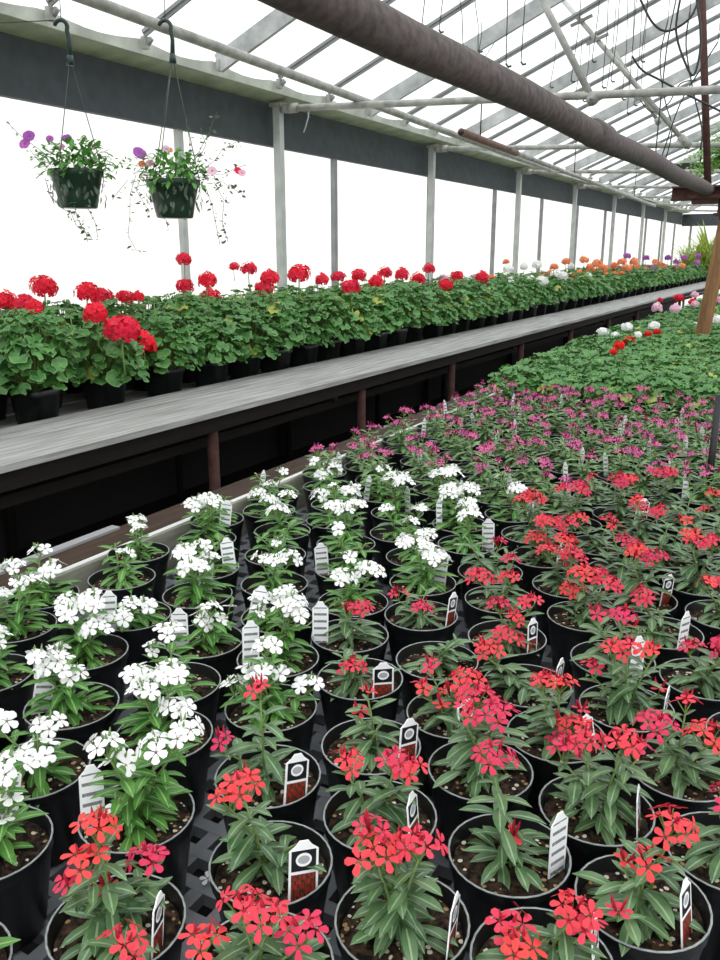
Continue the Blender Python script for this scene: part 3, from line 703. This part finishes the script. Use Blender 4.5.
def geranium_foliage(seed, R_=.15, H=.30, n=160):
    q = random.Random(seed); mb = MB()
    for i in range(n):
        u = (i+.5)/n; th = i*2.39996 + q.uniform(-.3, .3); ph = math.acos(1-1.32*u); k_ = 1 if H > .26 else .8     # from the top down past the waist
        f = q.uniform(.72, 1.05)
        d = Vector((math.sin(ph)*math.cos(th), math.sin(ph)*math.sin(th), math.cos(ph)))
        c = Vector((d.x*R_*f, d.y*R_*f, .20 + d.z*(H-.16)*f + q.uniform(-.015, .015)))
        c.z = max(c.z, .15)
        nrm = d*.6 + Vector((q.uniform(-.4, .4), q.uniform(-.4, .4), .75))
        round_leaf(mb, c, nrm, k_*q.uniform(.022, .041), 'gleaf' if q.random() > .025 else 'oldleaf', q)
        base = Vector((d.x*.012, d.y*.012, .12)); mb.tube([base, base.lerp(c, .5)+Vector((0, 0, .01)), c], [.0025, .002, .0015], 'stem', 4, False)
    return mb
def geranium_head(col, seed, r=.05, n=34):
    q = random.Random(seed); mb = MB()
    for i in range(n):
        u = (i+.5)/n; ph = math.acos(1-1.55*u); th = i*2.39996
        d = Vector((math.sin(ph)*math.cos(th), math.sin(ph)*math.sin(th), math.cos(ph))); c = d*r*q.uniform(.68, 1.05); c.z *= .85
        floret(mb, c, d + Vector((q.uniform(-.3, .3), q.uniform(-.3, .3), q.uniform(-.2, .3))), r*q.uniform(.3, .42), col, q, .85, .2)
    for k in range(6):
        a = k*1.05; mb.tube([(0, 0, 0), (math.cos(a)*r*.6, math.sin(a)*r*.6, r*.15)], .0015, 'stem', 4)
    return me_of(mb, 'flower_head')
def bud_head(seed):
    q = random.Random(seed); mb = MB(); mb.tube([(0, 0, -.14), (.006, .003, -.07), (0, 0, 0)], [.003, .0026, .0022], 'stem', 5)
    for k in range(9):
        a = k*2.4; r = .012*math.sqrt((k+.5)/9)+.002; p = Vector((math.cos(a)*r, math.sin(a)*r, .004)); mb.tube([(0, 0, 0), p, p+Vector((math.cos(a)*.002, math.sin(a)*.002, .009)), p+Vector((0, 0, .016))], [.001, .0032, .0036, .001], 'bud', 5)
    return me_of(mb, 'bud_cluster')
GF = [me_of(geranium_foliage(s, R.uniform(.165, .185), R.uniform(.32, .37)), 'foliage') for s in range(7)]
GF2 = [me_of(geranium_foliage(s+20, .155, .25, 190), 'foliage') for s in range(5)]
GH = {c: [geranium_head(c, s) for s in range(3)] for c in ('red', 'scarlet', 'white', 'orange', 'purple', 'blush')}
mb = MB(); mb.tube([(0, 0, -.13), (.004, 0, -.06), (0, 0, 0)], [.0035, .003, .0028], 'stem', 5); STALK = me_of(mb, 'flower_stalk')
GB = [bud_head(s) for s in range(3)]
GN = {'red': 'red', 'scarlet': 'scarlet', 'white': 'white', 'orange': 'orange', 'purple': 'purple', 'blush': 'pale pink'}
LH = [  # (x, y, radius px, colour) of the heads on the left bench
 (6, 302, 13, 'red'), (25, 304, 12, 'red'), (44, 288, 17, 'red'), (34, 308, 10, 'red'), (87, 293, 14, 'red'), (102, 299, 13, 'red'), (96, 314, 14, 'red'), (122, 331, 19, 'red'), (143, 344, 14, 'red'),
 (125, 297, 9, 'red'), (138, 297, 7, 'red'), (184, 260, 9, 'red'), (185, 286, 10, 'red'), (207, 281, 11, 'red'), (210, 299, 14, 'red'), (234, 267, 6, 'red'), (249, 269, 9, 'red'), (270, 279, 11, 'red'), (264, 289, 11, 'red'), (299, 275, 13, 'red'),
 (322, 280, 8, 'red'), (338, 277, 8, 'red'), (358, 276, 9, 'red'), (351, 287, 10, 'red'), (376, 282, 9, 'red'), (385, 273, 8, 'red'), (402, 275, 9, 'red'), (418, 279, 11, 'red'), (429, 269, 7, 'red'), (446, 285, 8, 'red'), (457, 276, 7, 'red'), (482, 278, 8, 'red'),
 (506, 262, 4, 'orange'), (508, 269, 6, 'white'), (524, 267, 5, 'white'), (537, 265, 6, 'white'), (542, 281, 7, 'white'), (556, 275, 6, 'white'), (562, 276, 6, 'white'), (566, 262, 5, 'orange'), (554, 267, 5, 'orange'), (571, 276, 4, 'white'), (571, 266, 4, 'white'),
 (584, 260, 6, 'orange'), (597, 264, 6, 'orange'), (588, 276, 4, 'white'), (604, 268, 5, 'orange'), (614, 266, 6, 'orange'), (622, 262, 6, 'orange'), (627, 268, 5, 'orange'), (634, 262, 5, 'orange'), (636, 267, 5, 'orange'), (590, 268, 5, 'orange'),
 (627, 256, 5, 'purple'), (646, 258, 4, 'purple'), (655, 262, 5, 'orange'), (660, 264, 5, 'orange'), (668, 258, 5, 'purple'), (676, 262, 5, 'purple'), (684, 258, 5, 'purple'), (697, 263, 5, 'purple'), (698, 256, 5, 'purple'), (676, 270, 4, 'orange'), (682, 266, 4, 'orange')]
RHD = [(603, 332, 7, 'white'), (615, 335, 5, 'white'), (627, 327, 7, 'white'), (654, 326, 7, 'white'), (638, 335, 5, 'white'), (619, 346, 7, 'scarlet'), (629, 341, 7, 'scarlet'), (648, 334, 5, 'scarlet'), (657, 332, 5, 'scarlet'), (613, 352, 5, 'scarlet'),
 (657, 308, 7, 'blush'), (675, 309, 7, 'blush'), (679, 298, 6, 'red'), (660, 300, 3, 'red'), (695, 295, 5, 'blush'), (692, 302, 5, 'red'), (695, 304, 5, 'blush'), (716, 300, 6, 'blush'), (695, 325, 4, 'white'), (717, 320, 6, 'white'), (712, 290, 4, 'red'), (706, 295, 4, 'blush')]
def left_colour(b, q):
    if b < 7.4: return 'red'
    if b < 9.6: return q.choice(('white', 'white', 'orange', 'blush'))
    if b < 14.5: return 'orange'
    return q.choice(('purple', 'purple', 'orange'))
ger = []
frontb = [1.15, 1.42, 1.72, 2.16, 2.52, 2.88, 3.2, 3.5, 3.76, 4.05, 4.33, 4.62, 4.92, 5.22, 5.53]
for ri, x in enumerate((-2.61, -2.85, -3.09, -3.33)):
    b = 1.1 + .12*ri; i = 0
    while b < 20.5:
        bb = frontb[i] if ri == 0 and i < len(frontb) else b + R.uniform(-.02, .02)
        ger.append(dict(x=x+R.uniform(-.015, .015), y=bb, s='left', row=ri, i=i, heads=[])); i += 1
        b = bb + (.30 if bb < 7 else .38 if bb < 11 else .5)
nl = len(ger)
y = 4.12; k = 0
while y < 14.5:
    x = -1.33 + (.11 if k % 2 else 0); i = 0
    while x < -.098*y+.12 and x < .0:
        if math.hypot(x-PX, y-PY) > .22: ger.append(dict(x=x, y=y+R.uniform(-.02, .02), s='right', row=k, i=i, heads=[]))
        x += .235; i += 1
    y += .235 if y < 8 else .34; k += 1
for side, HL in (('left', LH), ('right', RHD)):
    base = ZL if side == 'left' else ZR
    for (hx, hy, hr, col) in HL:
        d = ray(hx, hy); best = None
        for g in ger:
            if g['s'] != side: continue
            t = (g['y']*d.y + g['x']*d.x)/(d.x**2+d.y**2); P0 = Vector((d.x*t, d.y*t, EYE+d.z*t))
            off = math.hypot(P0.x-g['x'], P0.y-g['y']); h = P0.z-base
            ideal = .38 if side == 'left' else .32
            front = 0.0 if side == 'right' else .0
            if off < .2 and ideal-.24 < h < ideal+.25:
                # the head's real radius should be about .05
                rr = hr*P0.dot(-CB)/F if False else hr*pix(P0)[2]/F
                cost = off*1.2 + abs(h-ideal)*.6 + abs(rr-.055)*1.5 + .08*len(g['heads']) + (.35*g['row'] if side == 'left' and hy > 308 else 0)
                if best is None or cost < best[0]: best = (cost, g, P0, rr)
        if best: best[1]['heads'].append((best[2], min(max(best[3], .028), .075), col))
cnt = {}
rowtot = {}
for gi, g in enumerate(ger):
    q = random.Random(gi*17+3); left = g['s'] == 'left'; base = ZL if left else ZR
    if left: col = g['heads'][0][2] if g['heads'] else left_colour(g['y'], q)
    else: col = g['heads'][0][2] if g['heads'] else None
    root = thing('potted_geranium', '', 'potted plant', (g['x'], g['y'], base - (.035 if left else 0)), 'geraniums on the left bench' if left else 'geraniums on the right bench', q.uniform(-.12, .12) if left else 0)
    rzr = root.rotation_euler.z
    far = g['y'] > 9
    hidden_pot = not left and (g['i'] > 0 or True) and g['y'] > 4.6
    pt = link('pot', SPOT if left else POT, root)
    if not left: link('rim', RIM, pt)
    if not far: link('soil', SSOIL if left else SOILS[0], root)
    c = link('foliage', (GF[q.randrange(7)] if left else GF2[q.randrange(5)]), root); c.rotation_euler = (0, 0, q.uniform(0, 6)); s_ = q.uniform(.93, 1.08); c.scale = (s_, s_, q.uniform(.94, 1.08))
    inv = Matrix.Rotation(-rzr, 3, 'Z')
    for P0, rr, hc in g['heads']:
        P1 = P0.copy()
        if P0.z-base < (.42 if left else .30): P1 = P0 + (Vector((0, 0, EYE))-P0).normalized()*((.2 if g['row'] == 0 else .13) if left else .1)
        v = inv @ (P1 - root.location); c = link('flower_head', GH[hc][q.randrange(3)], root, v); link('flower_stalk', STALK, c); s_ = rr/.055*(.95 if left else .85); c.scale = (s_, s_, s_); c.rotation_euler = (0, 0, q.uniform(0, 6))
    nb = len(g['heads'])
    for _ in range(q.choice((0, 1, 1, 2)) if left and g['y'] > 7.2 and not g['heads'] else 0):
        v = Vector((q.uniform(-.08, .08), q.uniform(-.08, .08), q.uniform(.35, .40))); c = link('flower_head', GH[col][q.randrange(3)], root, v); c.scale = (.9, .9, .9); link('flower_stalk', STALK, c); nb += 1
    nbud = q.choice((0, 0, 1, 1, 2)) if left else q.choice((0, 0, 0, 0, 1))
    if left and not far and g['row'] > 1: nbud += 1
    for _ in range(nbud):
        v = Vector((q.uniform(-.1, .1), q.uniform(-.1, .1), q.uniform(.34, .43) if left else q.uniform(.27, .31))); link('bud_cluster', GB[q.randrange(3)], root, v)
    g['n'] = nb
    hd = {0: 'without open flowers', 1: 'with one open head'}.get(nb, 'with %s open heads' % NUM[min(nb, 10)])
    if left: root['label'] = '%s geranium %s, %s along the %s from the planks' % (GN[col] if nb else 'leafy', hd, nth(g['i']+1), ['front row', 'second row', 'third row', 'back row'][g['row']])
    else: root['label'] = '%s geranium %s, right bench, %s from edge in geranium row %s' % (GN[col] if nb else 'leafy', hd, nth(g['i']+1), str(g['row']+1))

# ------------------------------------------------------------------ hanging baskets
def basket(px, py, dep, rim_px, hook, label, seed, fl, sprays, trails, wires3):
    q = random.Random(seed); d = ray(px, py); P0 = Vector((0, 0, EYE)) + d*(dep/F); r = rim_px/2*dep/F; hh = r*1.35
    root = thing('hanging_basket', label, 'hanging basket', P0 - Vector((0, 0, hh)), 'hanging baskets of petunias')
    mb = MB(); mb.lathe([(0, 0), (r*.64, 0), (r*.68, .006), (r*.76, hh*.35), (r*.9, hh*.8), (r*.95, hh*.82), (r, hh*.99), (r*.985, hh), (r*.93, hh*.97), (r*.86, hh*.7), (0, hh*.7)], 'greenpot', 32); mb.build('pot', root)
    soil_disc(r*.9, hh*.86, seed).build('soil', root)
    def loc(x, y, off=0.0):
        e = ray(x, y); return Vector((0, 0, EYE)) + e*((dep+off)/F) - (P0 - Vector((0, 0, hh)))
    H = loc(*hook)                           # hook's eye
    mb = MB(); pts = []
    rt = .027
    for i in range(11):
        a = -PI*.15 + i*PI*1.1/10; pts.append(H + Vector((CX*(math.cos(a)*rt)) + Vector((0, 0, math.sin(a)*rt + .0))))
    top = [H + CX*rt + Vector((0, 0, -.12)), H + CX*(rt*1.15) + Vector((0, 0, -.05))] + pts
    mb.tube(top, [.011, .0095] + [.009]*10 + [.007], 'hanger', 8); mb.tube([top[0]+Vector((0, 0, .01)), top[0]+Vector((0, 0, -.03))], [.013, .017], 'hanger', 10); mb.build('hook', root)
    j0 = top[0]
    for k in range(3):
        a = [2.6, -1.9, .05][k]; rimp = Vector((r*.97*math.cos(a+.5), r*.97*math.sin(a+.5), hh*.98))
        mb = MB(); mb.tube([j0, rimp], .0022, 'hanger', 5); mb.tube([rimp, rimp+Vector((0, 0, -.02))], .004, 'hanger', 5); mb.build('hanger_strand', root)
    mb = MB()
    for i in range(300):                     # leafy mound spilling over the rim
        a = q.uniform(0, 2*PI); rr = r*math.sqrt(q.random())*1.22; z = hh + .07*(1-(rr/r/1.3)**2) + q.uniform(-.05, .06)
        p = Vector((rr*math.cos(a), rr*math.sin(a), z)); el = q.uniform(-.5, 1.1); dd = Vector((math.cos(a+q.uniform(-.8, .8))*math.cos(el), math.sin(a+q.uniform(-.8, .8))*math.cos(el), math.sin(el)))
        L = q.uniform(.028, .052); mb.blade(p, dd, (0, 0, 1), L, L*q.uniform(.4, .6), 'bleaf', q.uniform(.2, 1.0), .2, 3, (.1, .9, .9, 0))
    for i in range(26):
        a = q.uniform(0, 2*PI); p1 = Vector((r*1.1*math.cos(a), r*1.1*math.sin(a), hh+q.uniform(-.03, .07))); mb.tube([(r*.3*math.cos(a), r*.3*math.sin(a), hh*.86), p1*.6+Vector((0, 0, hh*.45)), p1], .0018, 'stem', 4, False)
    for i in range(70):                      # leaves pressed to the pot's side
        a = q.uniform(0, 2*PI); z = q.uniform(.2, .95)*hh; p = Vector((r*.98*math.cos(a), r*.98*math.sin(a), z)); L = q.uniform(.02, .045)
        mb.blade(p, (q.uniform(-.5, .5), q.uniform(-.5, .5), -1), (math.cos(a), math.sin(a), .1), L, L*.4, 'dleaf', .3, .2, 3, (.1, .9, .9, 0))
    mb.build('foliage', root)
    for pts2, lm, dens in sprays + trails:
        Q = [loc(x, y, o) for x, y, o in pts2]; mb = MB(); mb.tube(Q, .0013, 'dleaf', 4, False)
        for i in range(len(Q)-1):
            seg = (Q[i+1]-Q[i]); n = max(2, int(seg.length*dens))
            for k in range(n):
                p = Q[i].lerp(Q[i+1], (k+q.random())/n) + Vector([q.uniform(-.02, .02) for _ in range(3)])*(1.0 if dens > 60 else .5); a = q.uniform(0, 2*PI); L = q.uniform(.012, .027)
                mb.blade(p, (math.cos(a), math.sin(a), q.uniform(-.8, .6)), (q.uniform(-1, 1), q.uniform(-1, 1), .6), L, L*.6, lm, .2, .15, 2, (.3, 1, .1))
        mb.build('trailing_stem', root)
    for (x, y, rp, col) in fl:
        v = loc(x, y, -rim_px*.0)
        e = ray(x, y).normalized(); v = loc(x, y, -q.uniform(.02, .06)); mb = MB(); rr = rp*dep/F*.85
        n_ = Vector((-e.x, -e.y, .5)) + Vector((q.uniform(-.4, .4), q.uniform(-.4, .4), 0)); floret(mb, (0, 0, 0), n_, rr*1.15, col, q, 1.15, .25)
        mb.tube([-n_.normalized()*.001, -n_.normalized()*rr*1.2], [rr*.2, rr*.07], 'stem', 6); mb.build('flower', root, v)
basket(76, 170, 3.55, 54, (61, 27), 'hanging basket with purple petunias at its edge, nearer the picture\'s corner', 5,
 [(29, 136, 6, 'purple'), (25, 144, 6, 'purple'), (50, 139, 4, 'purple'), (67, 139, 5, 'purple'), (62, 147, 3, 'blush'), (92, 147, 3, 'blush')],
 [([(60, 165, 0), (40, 150, 0), (22, 137, 0), (7, 122, 0)], 'bleaf', 50), ([(50, 170, -.03), (38, 160, -.05), (30, 150, -.05)], 'bleaf', 120), ([(90, 160, 0), (98, 150, 0), (104, 165, 0), (112, 172, 0)], 'bleaf', 90), ([(80, 155, 0), (86, 146, 0), (86, 136, 0)], 'bleaf', 90)],
 [([(45, 178, -.06), (50, 195, -.08), (60, 207, -.08), (70, 213, -.06)], 'dleaf', 60), ([(74, 205, -.08), (78, 220, -.08), (86, 233, -.08), (88, 242, -.08)], 'dleaf', 130), ([(86, 205, -.08), (95, 222, -.06), (98, 238, -.06)], 'dleaf', 50), ([(70, 210, -.05), (76, 225, -.05), (92, 238, -.05)], 'dleaf', 80)], None)
basket(173, 180, 3.75, 54, (165, 27), 'hanging basket with a trailing pink-flowered side, beside the white wall bar', 6,
 [(139, 153, 7, 'purple'), (166, 149, 4, 'blush'), (170, 150, 3, 'orange'), (142, 164, 4, 'orange'), (150, 163, 4, 'blush'), (212, 171, 5, 'blush'), (238, 171, 4, 'red'), (242, 173, 4, 'blush'), (180, 185, 4, 'purple')],
 [([(150, 172, -.03), (135, 165, -.03), (120, 163, 0), (112, 172, 0)], 'bleaf', 150), ([(165, 170, 0), (160, 160, 0), (150, 158, 0)], 'bleaf', 120),
  ([(190, 170, 0), (200, 150, 0), (210, 130, 0), (217, 112, 0)], 'dleaf', 80), ([(190, 170, 0), (190, 145, 0), (186, 118, 0)], 'dleaf', 60), ([(200, 172, 0), (215, 160, 0), (222, 150, 0), (240, 140, 0)], 'dleaf', 90),
  ([(200, 172, 0), (222, 175, 0), (236, 168, 0), (246, 165, 0)], 'dleaf', 90), ([(198, 160, 0), (206, 145, 0), (200, 128, 0)], 'dleaf', 90), ([(195, 178, 0), (212, 178, 0), (222, 182, 0), (244, 195, 0)], 'dleaf', 130)],
 [([(136, 175, 0), (130, 195, 0), (130, 215, 0), (128, 235, 0), (136, 250, 0), (147, 252, 0)], 'dleaf', 50), ([(142, 175, 0), (136, 190, 0), (145, 205, 0), (150, 212, 0)], 'dleaf', 110), ([(205, 185, 0), (212, 205, 0), (216, 225, 0), (220, 245, 0)], 'dleaf', 60), ([(214, 182, 0), (224, 200, 0), (222, 222, 0), (228, 242, 0)], 'dleaf', 100), ([(128, 180, 0), (118, 192, 0), (112, 200, 0)], 'dleaf', 40), ([(160, 215, -.05), (166, 220, -.05), (168, 228, -.05)], 'dleaf', 40)], None)
# wire loop that carries the first basket's hook
h = Vector((0, 0, EYE)) + ray(61, 20)*(3.55/F)
mb = MB(); mb.tube([(h.x-.9, h.y-.3, h.z+.004), (h.x, h.y, h.z-.0), (h.x+.0, h.y+.02, h.z+.0)], .002, 'wire', 5); mb.tube([h, (h.x, h.y+.01, roofz(h.x)+.02)], .002, 'wire', 5)
tag(mb.build('suspension_wire'), 'thin wire under the eaves that the purple-flowered basket hangs on', 'wire')
h = Vector((0, 0, EYE)) + ray(165, 20)*(3.75/F)
mb = MB(); mb.tube([h, (h.x, h.y+.01, roofz(h.x)+.03)], .002, 'wire', 5)
tag(mb.build('suspension_wire'), 'thin wire under the roof that the pink-trailing basket hangs on', 'wire')

# ------------------------------------------------------------------ far end: spiky plants, fern
def spiky(x, y, z, H, n, seed, name, label, mat='spike', potr=.12):
    q = random.Random(seed); root = thing(name, label, 'potted plant', (x, y, z), 'spiky plants at the far end' if name == 'spiky_plant' else None)
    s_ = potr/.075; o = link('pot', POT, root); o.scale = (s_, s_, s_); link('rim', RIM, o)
    mb = MB()
    for i in range(n):
        a = q.uniform(0, 2*PI); el = q.uniform(.95, 1.52); d = Vector((math.cos(a)*math.cos(el), math.sin(a)*math.cos(el), math.sin(el))); L = H*q.uniform(.6, 1.0)
        mb.blade((.03*math.cos(a), .03*math.sin(a), .11*s_), d, (-d.x, -d.y, 1.2), L, L*.055, mat, q.uniform(.2, 1.6), .2, 6, (.7, 1, 1, .9, .7, .4, 0))
    mb.build('foliage', root)
for i, (x, y, H) in enumerate([(-2.98, 20.75, .5), (-2.6, 20.85, .6), (-2.3, 21.0, .55), (-2.85, 21.6, .75), (-2.55, 22.1, .9), (-2.25, 21.8, .85), (-2.7, 22.9, 1.0), (-2.2, 21.3, .65)]):
    spiky(x, y, ZL-.035, H*1.45, 75, i+1, 'spiky_plant', 'yellow-green spiky plant at the bench\'s far end, %s' % ['low, beside the wall', 'low, in the middle of its row', 'low, behind the purple geraniums', 'tall, beside the last wall post', 'tall, in the second row', 'tall, in the second row near the aisle', 'tallest, at the very back', 'arching over the aisle edge'][i])
q = random.Random(4); P0 = at_y(8.6, 734, 156)
root = thing('hanging_fern', 'pale green feathery hanging fern at the picture\'s side, beyond the rust-red pipe', 'hanging basket', P0)
mb = MB(); mb.lathe([(0, -.12), (.08, -.12), (.13, 0), (.12, -.005), (0, -.02)], 'greenpot', 20); mb.build('pot', root)
mb = MB()
for i in range(120):
    a = q.uniform(0, 2*PI); el = q.uniform(-.1, 1.1); d = Vector((math.cos(a)*math.cos(el), math.sin(a)*math.cos(el), math.sin(el))); L = q.uniform(.38, .6); p = Vector((0, 0, 0)); dr = q.uniform(.8, 1.9)
    for k in range(12):
        sd = d.cross(Vector((0, 0, 1))).normalized(); l2 = .06*(1-k/13)
        for s_ in (-1, 1): mb.blade(p, sd*s_+d*.5, (0, 0, 1), l2*1.5, .026, 'fern', .3, .1, 2, (.8, 1, 0))
        p = p + d*(L/12); d = (d + Vector((0, 0, -dr/12))).normalized()
mb.build('foliage', root)
mb = MB(); mb.tube([(0, 0, 0), (.0, 0, roofz(P0.x)-P0.z)], .003, 'wire', 5); mb.build('hanger_strand', root)
# black stake by the right border
a = at_y(2.75, 718, 396); b = at_y(2.75, 716, 455)
mb = MB(); mb.tube([(a.x, 2.78, ZR), (a.x, 2.78, a.z)], .011, 'blackmetal', 10)
tag(mb.build('garden_stake'), 'black upright stake among the pink vincas at the picture\'s side', 'stake')
